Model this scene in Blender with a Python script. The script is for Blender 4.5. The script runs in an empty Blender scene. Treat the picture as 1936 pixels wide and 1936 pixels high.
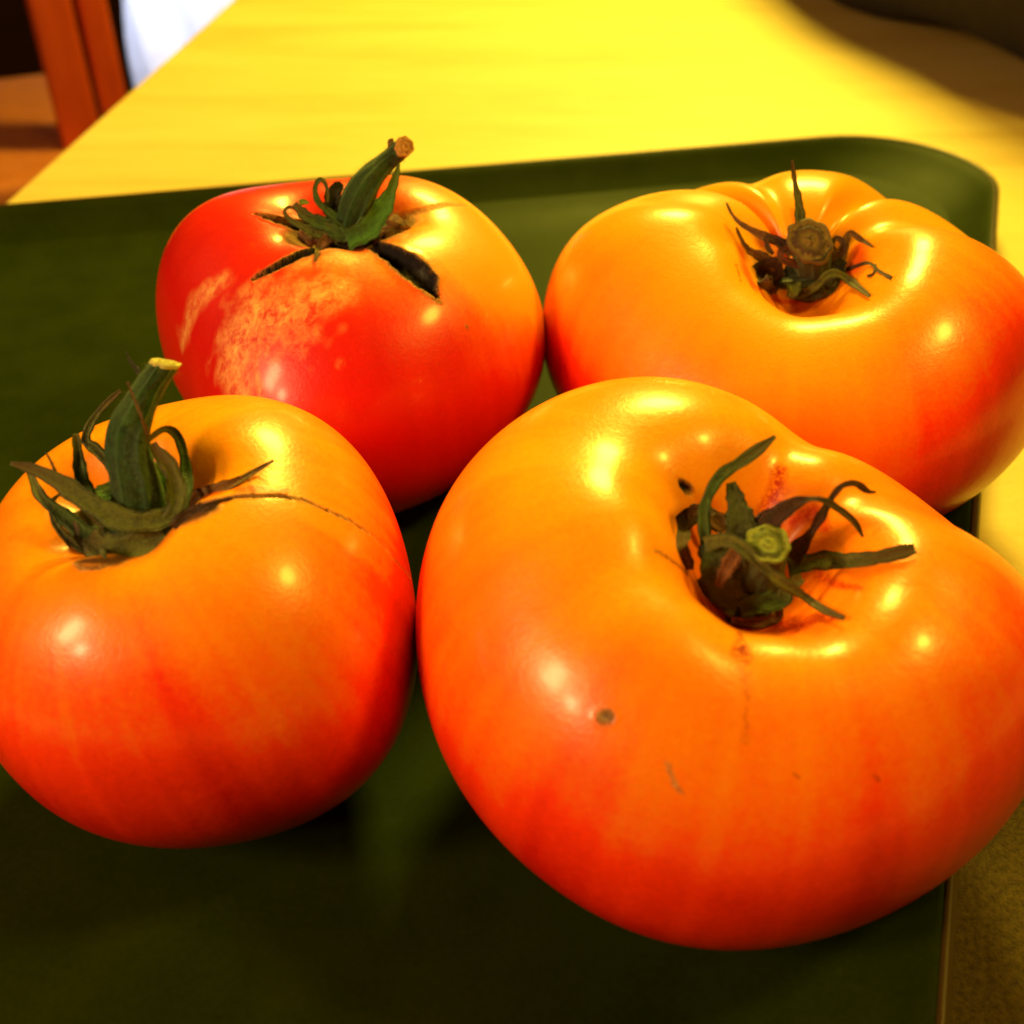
import bpy, bmesh, math, random
import numpy as np
from mathutils import Vector, Matrix
from mathutils.bvhtree import BVHTree
from mathutils.kdtree import KDTree
R = math.radians
random.seed(4)
rng = np.random.default_rng(4)
scene = bpy.context.scene
C = scene.collection

# ------------------------------------------------------------------ camera, world, lamps, exposure
PITCH = R(38); CAM_H = 0.17; FPX = 2076.0
cam_data = bpy.data.cameras.new('camera'); cam = bpy.data.objects.new('camera', cam_data); C.objects.link(cam)
cam.location = (0, 0, CAM_H); cam.rotation_euler = (R(90) - PITCH, 0, 0)
cam_data.sensor_width = 36; cam_data.lens = 36 * FPX / 1936
cam_data.clip_start = 0.005; cam_data.clip_end = 60
cam_data.dof.use_dof = True; cam_data.dof.focus_distance = 0.205; cam_data.dof.aperture_fstop = 17
scene.camera = cam
world = bpy.data.worlds.new('World'); scene.world = world; world.use_nodes = True
bg = world.node_tree.nodes['Background']
bg.inputs['Color'].default_value = (1.0, .30, .03, 1); bg.inputs['Strength'].default_value = 0.05

def lamp(name, loc, target, size, power, color, size_y=None):
    d = bpy.data.lights.new(name, 'AREA'); d.energy = power; d.color = color
    d.shape = 'RECTANGLE' if size_y else 'DISK'; d.size = size
    if size_y: d.size_y = size_y
    o = bpy.data.objects.new(name, d); C.objects.link(o); o.location = loc
    o.rotation_euler = (Vector(target) - Vector(loc)).to_track_quat('-Z', 'Y').to_euler()
    return o
lamp('ceiling_lamp', (.20, 1.22, .84), (0, .34, 0), .30, 27, (1.0, .72, .08))
lamp('left_lamp', (-.62, -.14, .44), (0, .16, .04), .10, 4.4, (1.0, .52, .22), .20)
lamp('left_lamp_small', (-.56, -.28, .38), (0, .16, .04), .06, 1.6, (1.0, .56, .26), .08)
lamp('right_lamp', (.48, .14, .62), (0, .18, .04), .12, 3.6, (1.0, .60, .06))
vs = scene.view_settings
vs.view_transform = 'Standard'; vs.look = 'None'; vs.exposure = 0; vs.gamma = 1

# ------------------------------------------------------------------ helpers
UPV = np.array([0, math.sin(PITCH), math.cos(PITCH)]); BKV = np.array([0, -math.cos(PITCH), math.sin(PITCH)])
CAM = np.array([0, 0, CAM_H])
def project(P):
    d = P - CAM; z = -(d @ BKV)
    return 968 + FPX * d[..., 0] / z, 968 - FPX * (d @ UPV) / z, z
def sight(px, py):            # unit-depth direction through a point of the photograph
    return np.array([(px - 968) / FPX, 0, 0]) + UPV * ((968 - py) / FPX) - BKV
def on_plane(px, py, z):
    v = sight(px, py); return CAM + v * ((z - CAM_H) / v[2])

def link(name, me, mats=None, parent=None, smooth=True):
    o = bpy.data.objects.new(name, me); C.objects.link(o)
    for m in (mats or []): me.materials.append(m)
    if parent is not None: o.parent = parent
    if smooth: me.polygons.foreach_set('use_smooth', [True] * len(me.polygons))
    return o
def empty(name, loc, label, cat, group=None):
    o = bpy.data.objects.new(name, None); C.objects.link(o); o.location = loc; o.empty_display_size = .01
    o['label'] = label; o['category'] = cat
    if group: o['group'] = group
    bpy.context.view_layer.update()
    return o
def grid_mesh(name, P, closed_u=True, caps=False):     # P: (n rings, m around, 3)
    n, m = P.shape[:2]
    me = bpy.data.meshes.new(name)
    i = np.arange(n - 1)[:, None]; j = np.arange(m if closed_u else m - 1)[None, :]
    j2 = (j + 1) % m
    quads = np.stack([i * m + j, (i + 1) * m + j, (i + 1) * m + j2, i * m + j2], -1).reshape(-1, 4)
    nv = n * m; nq = len(quads)
    faces = [quads.reshape(-1)]; starts = [np.arange(nq) * 4]; totals = [np.full(nq, 4)]
    pos = nq * 4
    if caps:
        faces.append(np.arange(m)); starts.append([pos]); totals.append([m]); pos += m
        faces.append((np.arange(m) + (n - 1) * m)[::-1]); starts.append([pos]); totals.append([m]); pos += m
    loops = np.concatenate(faces); st = np.concatenate(starts); tt = np.concatenate(totals)
    me.vertices.add(nv); me.vertices.foreach_set('co', P.reshape(-1).astype('f'))
    me.loops.add(len(loops)); me.loops.foreach_set('vertex_index', loops.astype('i'))
    me.polygons.add(len(st)); me.polygons.foreach_set('loop_start', st.astype('i')); me.polygons.foreach_set('loop_total', tt.astype('i'))
    me.update(calc_edges=True); me.validate()
    return me
def attr(me, name, vals):
    a = me.attributes.new(name, 'FLOAT', 'POINT'); a.data.foreach_set('value', np.asarray(vals, 'f').reshape(-1))

# ------------------------------------------------------------------ materials
class Mat:
    def __init__(s, name):
        s.m = bpy.data.materials.new(name); s.m.use_nodes = True
        s.nt = s.m.node_tree; s.b = s.nt.nodes['Principled BSDF']
    def n(s, t, **kw):
        x = s.nt.nodes.new(t)
        for k, v in kw.items():
            if k in x.inputs: x.inputs[k].default_value = v
            else: setattr(x, k, v)
        return x
    def l(s, a, b): s.nt.links.new(a, b)
    def coord(s, scale=(1, 1, 1), kind='Object'):
        t = s.n('ShaderNodeTexCoord'); mp = s.n('ShaderNodeMapping'); mp.inputs['Scale'].default_value = scale
        s.l(t.outputs[kind], mp.inputs[0]); return mp.outputs[0]
    def noise(s, vec, scale, detail=4, rough=.5, dist=0):
        x = s.n('ShaderNodeTexNoise', Scale=scale, Detail=detail, Roughness=rough, Distortion=dist); s.l(vec, x.inputs['Vector']); return x.outputs['Fac']
    def attr(s, name): x = s.n('ShaderNodeAttribute'); x.attribute_name = name; return x.outputs['Fac']
    def math(s, op, a, b=None, c=None, clamp=False):
        x = s.n('ShaderNodeMath', operation=op); x.use_clamp = clamp
        for i, v in enumerate((a, b, c)):
            if v is None: continue
            if isinstance(v, (int, float)): x.inputs[i].default_value = v
            else: s.l(v, x.inputs[i])
        return x.outputs[0]
    def ramp(s, f, stops):
        x = s.n('ShaderNodeValToRGB'); s.l(f, x.inputs[0]); e = x.color_ramp.elements
        while len(e) < len(stops): e.new(.5)
        for q, (p, c) in zip(e, stops): q.position = p; q.color = (*c, 1) if len(c) == 3 else c
        return x.outputs[0]
    def mix(s, f, a, b):
        x = s.n('ShaderNodeMix', data_type='RGBA')
        if isinstance(f, (int, float)): x.inputs[0].default_value = f
        else: s.l(f, x.inputs[0])
        for i, v in ((6, a), (7, b)):
            if isinstance(v, tuple): x.inputs[i].default_value = (*v, 1)
            else: s.l(v, x.inputs[i])
        return x.outputs[2]
    def bump(s, h, strength=.2, dist=.001, normal=None):
        x = s.n('ShaderNodeBump', Strength=strength, Distance=dist); s.l(h, x.inputs['Height'])
        if normal is not None: s.l(normal, x.inputs['Normal'])
        s.l(x.outputs[0], s.b.inputs['Normal']); return x.outputs[0]
    def set(s, **kw):
        for k, v in kw.items():
            k = k.replace('_', ' ')
            if isinstance(v, (int, float, tuple)): s.b.inputs[k].default_value = (*v, 1) if isinstance(v, tuple) and len(v) == 3 and k.endswith('Color') else v
            else: s.l(v, s.b.inputs[k])

def skin_material(name, stops, rough=.33, coat=.26, net=0.0):
    s = Mat(name); co = s.coord()
    ripe = s.attr('ripe')  # ripeness, with bright top and shaded underside worked into the colour
    big = s.noise(co, 38, 3, .5, .4); fine = s.noise(co, 900, 3, .6); mid = s.noise(co, 160, 4, .6)
    f = s.math('ADD', ripe, s.math('MULTIPLY', s.math('SUBTRACT', big, .5), .38))
    f = s.math('ADD', f, s.math('MULTIPLY', s.math('SUBTRACT', mid, .5), .10))
    f = s.math('ADD', f, s.math('MULTIPLY', s.math('SUBTRACT', fine, .5), .24), clamp=True)
    col = s.ramp(f, stops)
    # pale pin-prick lenticels of the skin
    vor = s.n('ShaderNodeTexVoronoi', Scale=420); s.l(co, vor.inputs['Vector'])
    dots = s.math('LESS_THAN', vor.outputs['Distance'], .13)
    col = s.mix(s.math('MULTIPLY', dots, .03), col, (1, .55, .05))
    # golden russet netting
    netm = s.attr('net')
    nn = s.noise(s.coord((1, 1, .45)), 420, 7, .8, .4)
    nmask = s.math('MULTIPLY', netm, s.ramp(nn, [(.38, (.05, .05, .05)), (.60, (1, 1, 1))]), clamp=True)
    col = s.mix(nmask, col, (1.0, .66, .17))
    # red-brown stain speckle
    st = s.attr('stain')
    sp = s.ramp(s.noise(co, 1100, 5, .8), [(.40, (0, 0, 0)), (.54, (1, 1, 1))])
    smask = s.math('MULTIPLY', st, sp, clamp=True)
    col = s.mix(smask, col, (.28, .012, .003))
    smask2 = s.math('MULTIPLY', s.attr('flush'), .85, clamp=True)
    col = s.mix(smask2, col, (.80, .035, .004))
    # corky scar tissue and dark open cracks
    ck = s.attr('cork'); cn = s.noise(co, 700, 6, .7, 1.)
    ckc = s.ramp(cn, [(.30, (.10, .035, .008)), (.50, (.42, .20, .035)), (.68, (.75, .48, .12))])
    ckm = s.math('MULTIPLY', ck, s.math('ADD', cn, .75), clamp=True)
    col = s.mix(ckm, col, ckc)
    col = s.mix(s.attr('dark'), col, (.004, .003, .002))
    col = s.mix(s.attr('grey'), col, s.ramp(cn, [(.36, (.010, .013, .011)), (.62, (.26, .30, .20))]))
    gr = s.math('ADD', .90, s.math('MULTIPLY', s.noise(co, 1700, 2, .7), .20))
    sc_ = s.n('ShaderNodeVectorMath', operation='SCALE'); s.l(col, sc_.inputs[0]); s.l(gr, sc_.inputs['Scale']); col = sc_.outputs[0]
    s.set(Base_Color=col)
    rg = s.math('ADD', rough, s.math('MULTIPLY', s.math('MAXIMUM', ckm, s.attr('dark')), .4))
    rg = s.math('ADD', rg, s.math('MULTIPLY', s.math('SUBTRACT', mid, .5), .12))
    s.set(Roughness=rg)
    s.set(Coat_Weight=s.math('MULTIPLY', coat, s.math('SUBTRACT', 1, s.math('MAXIMUM', s.math('MAXIMUM', ckm, s.attr('dark')), s.math('MULTIPLY', nmask, .8)), clamp=True)))
    s.b.inputs['Coat Roughness'].default_value = .16
    s.b.inputs['Subsurface Weight'].default_value = .12; s.b.inputs['Subsurface Radius'].default_value = (1, .25, .05); s.b.inputs['Subsurface Scale'].default_value = .003
    s.b.inputs['Specular IOR Level'].default_value = .42
    h = s.math('ADD', s.math('MULTIPLY', s.noise(co, 1400, 3, .6), .25), s.math('MULTIPLY', mid, .6))
    h = s.math('ADD', h, s.math('MULTIPLY', s.math('MULTIPLY', ckm, cn), 2.5))
    h = s.math('ADD', h, s.math('MULTIPLY', nmask, .35))
    s.bump(h, .36, .0006)
    return s.m

def plant_material(name, dark, lit, tip=None, streak=1.0, rough=.6):
    s = Mat(name); co = s.coord()
    n1 = s.noise(co, 650, 5, .75); n2 = s.noise(co, 2600, 3, .7)
    f = s.math('ADD', s.math('MULTIPLY', n1, .7), s.math('MULTIPLY', n2, .3))
    col = s.ramp(f, [(.36, dark), (.62, lit)])
    if tip is not None:
        t = s.attr('along')
        t = s.math('ADD', t, s.math('MULTIPLY', s.math('SUBTRACT', n1, .5), .5))
        col = s.mix(s.ramp(t, [(.55, (0, 0, 0)), (.95, (1, 1, 1))]), col, tip)
    v = s.attr('vein')
    col = s.mix(s.math('MULTIPLY', v, .35 * streak), col, tuple(min(1, c * 1.9 + .01) for c in lit))
    s.set(Base_Color=col, Roughness=rough)
    s.b.inputs['Sheen Weight'].default_value = .25; s.b.inputs['Sheen Roughness'].default_value = .4
    s.b.inputs['Sheen Tint'].default_value = (.7, 1, .4, 1)
    h = s.math('ADD', n2, s.math('MULTIPLY', v, 1.2)); s.bump(h, .9, .0008)
    return s.m

Y0, Y1, Y2, Y3 = (1.0, .43, .006), (1.0, .25, .003), (1.0, .045, .001), (.60, .003, .0003)  # real yellow shoulders; light falling off downwards is part of these stops
skin_orange = skin_material('orange_tomato_skin', [(.0, Y0), (.36, Y1), (.66, Y2), (1., Y3)])
skin_red = skin_material('red_tomato_skin', [(.0, (1., .40, .01)), (.34, (.95, .13, .003)), (.62, (.80, .022, .002)), (1., (.62, .006, .001))], .40, .30)
green_stem = plant_material('green_stem', (.004, .022, .004), (.022, .11, .020), (.05, .035, .01))
green_sepal = plant_material('green_sepal', (.006, .024, .002), (.070, .17, .010), (.13, .08, .010))
bright_sepal = plant_material('bright_green_sepal', (.02, .09, .004), (.07, .28, .015), (.12, .14, .01))
olive_sepal = plant_material('olive_sepal', (.012, .019, .002), (.14, .19, .015), (.10, .035, .008))
brown_sepal = plant_material('dried_sepal', (.018, .007, .002), (.26, .12, .022), (.08, .02, .004), 1.2, .75)
dark_brown = plant_material('withered_sepal', (.008, .003, .001), (.09, .032, .010), (.05, .012, .004), 1.0, .7)
green_brown = plant_material('greenish_brown_stem', (.003, .004, .001), (.028, .026, .005), None, .6)
hair_mat = plant_material('stem_hair', (.05, .06, .015), (.20, .22, .06), None)
def cut_material(name, a, b, c):
    s = Mat(name); co = s.coord(kind='Object')
    at = s.attr('radial'); n = s.noise(co, 900, 5, .7)
    f = s.math('ADD', s.math('MULTIPLY', s.math('ADD', s.math('SINE', s.math('ADD', s.math('MULTIPLY', at, 11.), s.math('MULTIPLY', n, 9.))), 1.), .12), s.math('MULTIPLY', n, .85))
    s.set(Base_Color=s.ramp(f, [(.2, a), (.5, b), (.8, c)]), Roughness=.7); s.bump(f, .6, .0005); return s.m
cut_green = cut_material('cut_end_green', (.02, .035, .004), (.11, .15, .012), (.30, .34, .035))
cut_tan = cut_material('cut_end_tan', (.16, .07, .015), (.45, .25, .06), (.7, .45, .12))
cut_pale = cut_material('cut_end_pale', (.16, .14, .03), (.42, .38, .10), (.72, .66, .24))
cut_brown = cut_material('cut_end_brown', (.010, .005, .002), (.065, .034, .007), (.22, .16, .022))

# ------------------------------------------------------------------ tomatoes
FIT = {
  'front_right': {'a': 0.05104, 'c': 0.0403, 'x': 0.03481, 'y': 0.13401, 'tilt': [0.10079, 0.09184], 'lob': [[0.04623, -0.03717], [0.04397, 0.01611], [0.00524, 0.00182]], 'sh': [[-0.05873, -0.0227], [0.01752, -0.06176], [-0.0083, -0.04531]], 'dim': [[0, -0.001, 0.005, 0.024, 0.022, 0, 1.0], [0, -0.001, 0.013, 0.0125, 0.0125, 0, 1.4]], 'bot': 0.85},
  'front_left': {'a': 0.04036, 'c': 0.03801, 'x': -0.05466, 'y': 0.14317, 'tilt': [0.14992, -0.20605], 'lob': [[-0.01588, -0.00861], [-0.03069, -0.01027], [-0.01431, -0.01482]], 'sh': [[-0.00018, -0.00186], [0.00207, -0.00575], [0.01405, 0.01457]], 'dim': [[0, 0, 0.004, 0.02, 0.02, 0, 1.0], [0, 0, 0.007, 0.0115, 0.011, 0, 1.3]], 'bot': 0.85},
  'back_left': {'a': 0.04735, 'c': 0.03982, 'x': -0.03901, 'y': 0.24039, 'tilt': [0.05724, 0.01755], 'lob': [[-0.00194, -0.01944], [-0.01187, 0.05657], [0.00845, -0.02502]], 'sh': [[-0.02974, 0.02683], [0.04726, -0.00197], [-0.03759, -0.01316]], 'dim': [[0, 0, 0.005, 0.022, 0.02, 0, 1.0], [0, 0, 0.005, 0.0125, 0.01, 0, 1.2]], 'bot': 0.85},
  'back_right': {'a': 0.06011, 'c': 0.03967, 'x': 0.06756, 'y': 0.23939, 'tilt': [0.01878, -0.03203], 'lob': [[-0.02454, -0.01955], [0.00755, 0.00841], [0.01368, -0.0213]], 'sh': [[-0.03358, -0.02725], [0.08497, -0.03459], [-0.07735, -0.02635]], 'dim': [[0, 0, 0.005, 0.026, 0.022, 0, 1.0], [0, 0, 0.012, 0.0135, 0.0115, 0, 1.5]], 'bot': 0.85},
}

def wrap(d): return (d + np.pi) % (2 * np.pi) - np.pi
DEEP = dict(front_right=.007, back_right=.007, front_left=.003, back_left=.003)
HOLE = dict(front_right=(-.0045, .0130, .0150), back_right=(-.0115, .0138, .0185))
def fruit_shape(T, nt, nph):
    u = np.linspace(0, 1, nt); th = (np.pi * (u * .8 + .2 * u ** 2.2))[:, None]
    th[-1] = np.pi
    ph = np.linspace(0, 2 * np.pi, nph, endpoint=False)[None, :]
    s = np.abs(np.sin(th)) ** .9
    Rr = T['a'] * np.ones_like(ph)
    for k, (ca, sa) in enumerate(T['lob']): Rr = Rr * (1 + (ca * np.cos((k + 2) * ph) + sa * np.sin((k + 2) * ph)))
    rho = Rr * s
    z = T['c'] * np.sign(np.cos(th)) * np.abs(np.cos(th)) ** .95 * np.ones_like(ph)
    z = np.where(z > 0, z, z * T['bot'])
    S = np.zeros_like(ph)
    for k, (ca, sa) in enumerate(T['sh']): S = S + ca * np.cos((k + 1) * ph) + sa * np.sin((k + 1) * ph)
    z = z + T['c'] * S * np.clip(np.cos(th), 0, 1) * np.abs(np.sin(th)) ** 1.5 * 2
    x = rho * np.cos(ph); y = rho * np.sin(ph)
    for (pg, dep, wd, reach) in T.get('gr', []):
        dp = wrap(ph - R(pg) - .10 * np.sin(th * 3 + pg))
        g = np.exp(-(dp / R(wd)) ** 2) * np.exp(-((th - .6) / reach) ** 2) * dep
        x = x - g * np.sin(th) * np.cos(ph) * .6; y = y - g * np.sin(th) * np.sin(ph) * .6; z = z - g * np.cos(th)
    zz = z.copy()
    for (dx, dy, dd, wx, wy, wa, pw) in T['dim']:
        ca, sa = math.cos(R(wa)), math.sin(R(wa))
        uu = (x - dx) * ca + (y - dy) * sa; vv = -(x - dx) * sa + (y - dy) * ca
        ang = np.arctan2(vv, uu); wob = 1 + T.get('wob', .08) * np.sin(5 * ang + 1) + .012 * np.sin(9 * ang + dx * 900)
        e = ((uu / wx) ** 2 + (vv / wy) ** 2) / wob ** 2
        zz = zz - np.where(th < 1.57, dd * np.exp(-e ** pw), 0)
    # shallow irregular undulation of a real fruit
    un = np.zeros_like(x)
    for k in range(7):
        kx, ky, kz = rng.normal(0, 55, 3); un = un + np.sin(kx * x + ky * y + kz * zz + k)
    sc = 1 + .0022 * un
    P = np.stack([x * sc, y * sc, zz * sc], -1)
    tx, ty = T['tilt']
    cx, sx, cy, sy = math.cos(tx), math.sin(tx), math.cos(ty), math.sin(ty)
    M = np.array([[cy, 0, sy], [0, 1, 0], [-sy, 0, cy]]) @ np.array([[1, 0, 0], [0, cx, -sx], [0, sx, cx]])
    P = P @ M.T
    return P + np.array([T['x'], T['y'], -P[..., 2].min() + .0002])

def vnormals(P):
    du = np.roll(P, -1, 1) - np.roll(P, 1, 1)
    dv = np.gradient(P, axis=0)
    n = np.cross(dv, du); n /= (np.linalg.norm(n, axis=-1, keepdims=True) + 1e-12); return n

class Tomato:
    def __init__(s, key, label, mat, gr=(), marks=(), ripe=None, net=(), group=None, wob=.08):
        T = dict(FIT[key]); T['dim'] = [list(d) for d in T['dim']]; T['dim'][1][2] += DEEP[key]
        if key in HOLE: T['dim'][1][1], T['dim'][1][3], T['dim'][1][4] = HOLE[key]; T['dim'][1][6] = 1.12; T['gr'] = gr; T['wob'] = wob
        P = fruit_shape(T, 300, 520)
        N = vnormals(P); c0 = P.reshape(-1, 3).mean(0)
        if ((P - c0) * N).sum() < 0: N = -N
        px, py, dz = project(P)
        facing = ((CAM - P) * N).sum(-1) > 0
        fl = P.reshape(-1, 3)
        sx, sy, sd = px.reshape(-1), py.reshape(-1), dz.reshape(-1)
        def pick(x, y):
            d = np.hypot(sx - x, sy - y); i = np.where(d < 7)[0]
            if len(i) == 0: i = np.argsort(d)[:4]
            i = i[sd[i] < sd[i].min() + .006]
            return fl[i[np.argmin(d[i])]]
        A = {k: np.zeros(len(fl)) for k in ('ripe', 'net', 'stain', 'flush', 'cork', 'grey', 'dark')}
        phs = np.linspace(0, 2 * np.pi, 520, endpoint=False)[None, :]; us = np.linspace(0, 1, 300)[:, None]
        stk = sum(np.sin(k * phs + 2.3 * k + 1.2 * np.sin(us * 5 + k)) / (1 + i * .35) for i, k in enumerate((7, 13, 19, 31, 47, 71)))
        A['ripe'] = (ripe(P, N, px, py) + .035 * stk * np.sin(np.pi * us)).reshape(-1)
        disp = np.zeros(len(fl))
        wn = rng.normal(0, 1, (6, 3)) * 900
        jag = sum(np.sin(fl @ w + i) for i, w in enumerate(wn)) / 6
        for mk in marks:
            pts = mk['pts']; w = mk['w']            # pts in photo coordinates, w half widths in mm
            L = [0]
            for a, b in zip(pts[:-1], pts[1:]): L.append(L[-1] + math.dist(a, b))
            nsm = max(2, int(L[-1] / 3)); tt = np.linspace(0, L[-1], nsm)
            qx = np.interp(tt, L, [p[0] for p in pts]); qy = np.interp(tt, L, [p[1] for p in pts]); qw = np.interp(tt, L, w) / 1000
            Q = np.array([pick(a, b) for a, b in zip(qx, qy)])
            wmax = qw.max() * 3 + .002
            near = np.where((fl > Q.min(0) - wmax).all(1) & (fl < Q.max(0) + wmax).all(1))[0]
            D = np.linalg.norm(fl[near][:, None] - Q[None], axis=2)
            rel = D / qw[None]; j = rel.argmin(1); rl = rel[np.arange(len(near)), j] * (1 + mk.get('jag', .18) * jag[near])
            for ch, (r0, r1, amt) in mk['ch'].items():
                A[ch][near] = np.maximum(A[ch][near], amt * np.clip((r1 - rl) / max(r1 - r0, 1e-3), 0, 1))
            if 'clear' in mk:
                for ch in mk['clear']: A[ch][near] *= np.clip(rl - .6, 0, 1)
            if 'depth' in mk:
                disp[near] = np.maximum(disp[near], mk['depth'] / 1000 * np.clip(1 - rl ** 2, 0, 1) ** .6)
            if 'lift' in mk:
                disp[near] -= mk['lift'] / 1000 * np.exp(-((rl - mk.get('lift_at', 1.2)) / .35) ** 2)
        A['grey'] = np.where(A['dark'] > .5, A['grey'], A['grey'])
        P = P - N * disp.reshape(P.shape[:2])[..., None]
        s.P = P
        base = P.reshape(-1, 3).min(0)
        s.root = empty('tomato', (T['x'], T['y'], 0.0), label, 'tomato', group)
        loc = np.array(s.root.location)
        me = grid_mesh('fruit', P - loc)
        for k, v in A.items(): attr(me, k, v)
        s.fruit = link('fruit', me, [mat], s.root)
        sub = P[::2, ::2]; n, m = sub.shape[:2]
        i = np.arange(n - 1)[:, None]; j = np.arange(m)[None, :]
        q = np.stack([i * m + j, (i + 1) * m + j, (i + 1) * m + (j + 1) % m, i * m + (j + 1) % m], -1).reshape(-1, 4)
        s.bvh = BVHTree.FromPolygons([tuple(v) for v in sub.reshape(-1, 3)], [tuple(int(x) for x in f) for f in q])
        s.base = project(P[0, 0])[2] - .616 * DEEP[key]; s.loc = loc
    def depth_at(s, px, py):
        v = sight(px, py); v = v / np.linalg.norm(v)
        h = s.bvh.ray_cast(Vector(CAM), Vector(v))
        if h[0] is None: return None
        return project(np.array(h[0]))[2]
    def path(s, pts, lift=.0008, n=28):          # pts: (px, py, mm in front of the hollow's floor)
        pts = np.array(pts, float)
        t = np.concatenate([[0], np.cumsum(np.hypot(*np.diff(pts[:, :2], axis=0).T))]); t /= t[-1]
        # Catmull-Rom
        out = []
        for u in np.linspace(0, 1, n):
            k = min(np.searchsorted(t, u, 'right') - 1, len(pts) - 2); f = (u - t[k]) / (t[k + 1] - t[k])
            p0, p1, p2, p3 = pts[max(k - 1, 0)], pts[k], pts[k + 1], pts[min(k + 2, len(pts) - 1)]
            m1 = (p2 - p0) * .5; m2 = (p3 - p1) * .5
            out.append((2 * f ** 3 - 3 * f ** 2 + 1) * p1 + (f ** 3 - 2 * f ** 2 + f) * m1 + (-2 * f ** 3 + 3 * f ** 2) * p2 + (f ** 3 - f ** 2) * m2)
        W = []
        for x, y, d in out:
            dep = s.base - d / 1000
            h = s.depth_at(x, y)
            if h is not None and lift is not None: dep = min(dep, h - lift)
            W.append(CAM + sight(x, y) * dep)
        W = np.array(W)
        for _ in range(2): W[1:-1] = (W[:-2] + 2 * W[1:-1] + W[2:]) / 4
        return W, np.linspace(0, 1, n)
    def frames(s, W, up):
        Tn = np.gradient(W, axis=0); Tn /= np.linalg.norm(Tn, axis=1, keepdims=True)
        up = up / np.linalg.norm(up)
        S = np.cross(Tn, np.broadcast_to(up, Tn.shape)); S /= (np.linalg.norm(S, axis=1, keepdims=True) + 1e-9)
        for i in range(1, len(S)):
            if S[i] @ S[i - 1] < 0: S[i] = -S[i]
        for _ in range(3): S[1:-1] = (S[:-2] + S[1:-1] + S[2:]); S /= np.linalg.norm(S, axis=1, keepdims=True)
        Nn = np.cross(S, Tn); return Tn, S, Nn
    def sepal(s, pts, widths, mat, lift=.0008, thick=.24, curl=.25, twist=0., up=None, label=None, name='sepal'):
        W, u = s.path(pts, lift, 36)
        Tn, S, Nn = s.frames(W, (CAM - W.mean(0)) if up is None else np.array(up, float))
        if (Nn.mean(0) @ (CAM - W.mean(0))) < 0: Nn = -Nn
        dep = s.base
        wd = np.interp(u, np.linspace(0, 1, len(widths)), widths) * dep / FPX / 2
        wd = wd * (1 + .09 * np.sin(u * 23 + pts[0][0]) + .06 * np.sin(u * 51))
        m = 14; th = thick / 1000 * (1 - .5 * u) * .5
        rings = []
        ph0 = random.uniform(0, 6)
        for i in range(len(W)):
            tw = twist * u[i] + .15 * math.sin(u[i] * 7 + ph0)
            a = np.linspace(0, 2 * np.pi, m, endpoint=False)
            X = np.cos(a) * wd[i]; Z = np.sin(a) * th[i] + curl * (X ** 2) / max(wd[i], 1e-5) + .10 * wd[i] * np.cos(a * 3 + ph0) * np.sin(u[i] * 19)
            Xr = X * math.cos(tw) - Z * math.sin(tw); Zr = X * math.sin(tw) + Z * math.cos(tw)
            rings.append(W[i] + S[i] * Xr[:, None] + Nn[i] * Zr[:, None])
        P = np.array(rings); me = grid_mesh(name, P - s.loc, caps=True)
        attr(me, 'along', np.repeat(u, m)); vein = np.abs(np.cos(np.linspace(0, 2 * np.pi, m, endpoint=False) * 3)) ** 3
        attr(me, 'vein', np.tile(vein, len(W)))
        o = link(name, me, [mat], s.root)
        if label: o['label'] = label
        return o
    def stem(s, pts, radii, mat, cut, cutdir=None, ridges=7, lift=-.004, cutscale=1.0, hairs=0):
        W, u = s.path(pts, None, 46)
        Tn, S, Nn = s.frames(W, np.array([.3, -1, .2]))
        rd = np.interp(u, np.linspace(0, 1, len(radii)), radii) * s.base / FPX
        m = 40; a = np.linspace(0, 2 * np.pi, m, endpoint=False)
        P = []
        for i in range(len(W)):
            r = rd[i] * (1 + .05 * np.sin(ridges * a + u[i] * 3) + .035 * np.sin(3 * a + u[i] * 9) + .02 * np.sin(11 * a + u[i] * 31))
            P.append(W[i] + S[i] * (np.cos(a) * r)[:, None] + Nn[i] * (np.sin(a) * r)[:, None])
        P = np.array(P)
        if cutdir is not None:       # slant the cut
            cd = np.array(cutdir, float); cd /= np.linalg.norm(cd); c = W[-1]
            for back in range(1, 7):
                k = len(W) - back; f = 1 - (back - 1) / 6
                off = ((P[k] - W[k]) @ cd); P[k] = P[k] - Tn[-1] * (off / max(.35, Tn[-1] @ cd) * f)[:, None]
        me = grid_mesh('stem', P - s.loc, caps=True)
        attr(me, 'along', np.repeat(u * .6, m)); attr(me, 'vein', np.tile(np.clip(np.sin(ridges * a), 0, 1) ** 2, len(W)))
        o = link('stem', me, [mat], s.root)
        if hairs:
            V = []; g = np.random.default_rng(len(pts))
            for _ in range(hairs):
                i = g.integers(2, len(W) - 2); jj = g.integers(0, m); p = P[i, jj]; nrm = p - W[i]; nrm /= np.linalg.norm(nrm)
                dirn = nrm + g.normal(0, .35, 3); L = g.uniform(.0005, .0013); side = np.cross(dirn, Tn[i]); side /= np.linalg.norm(side) + 1e-9
                V += [p - side * .000035, p + side * .000035, p + dirn * L]
            hm = bpy.data.meshes.new('stem_hair'); hm.from_pydata([tuple(v) for v in np.array(V) - s.loc], [], [(3 * k, 3 * k + 1, 3 * k + 2) for k in range(hairs)])
            ho = link('stem_hair', hm, [hair_mat], o); ho['kind'] = 'stuff'
        top = P[-1]; c = top.mean(0); rr = []
        ax = Tn[-1]
        nr = 12
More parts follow.
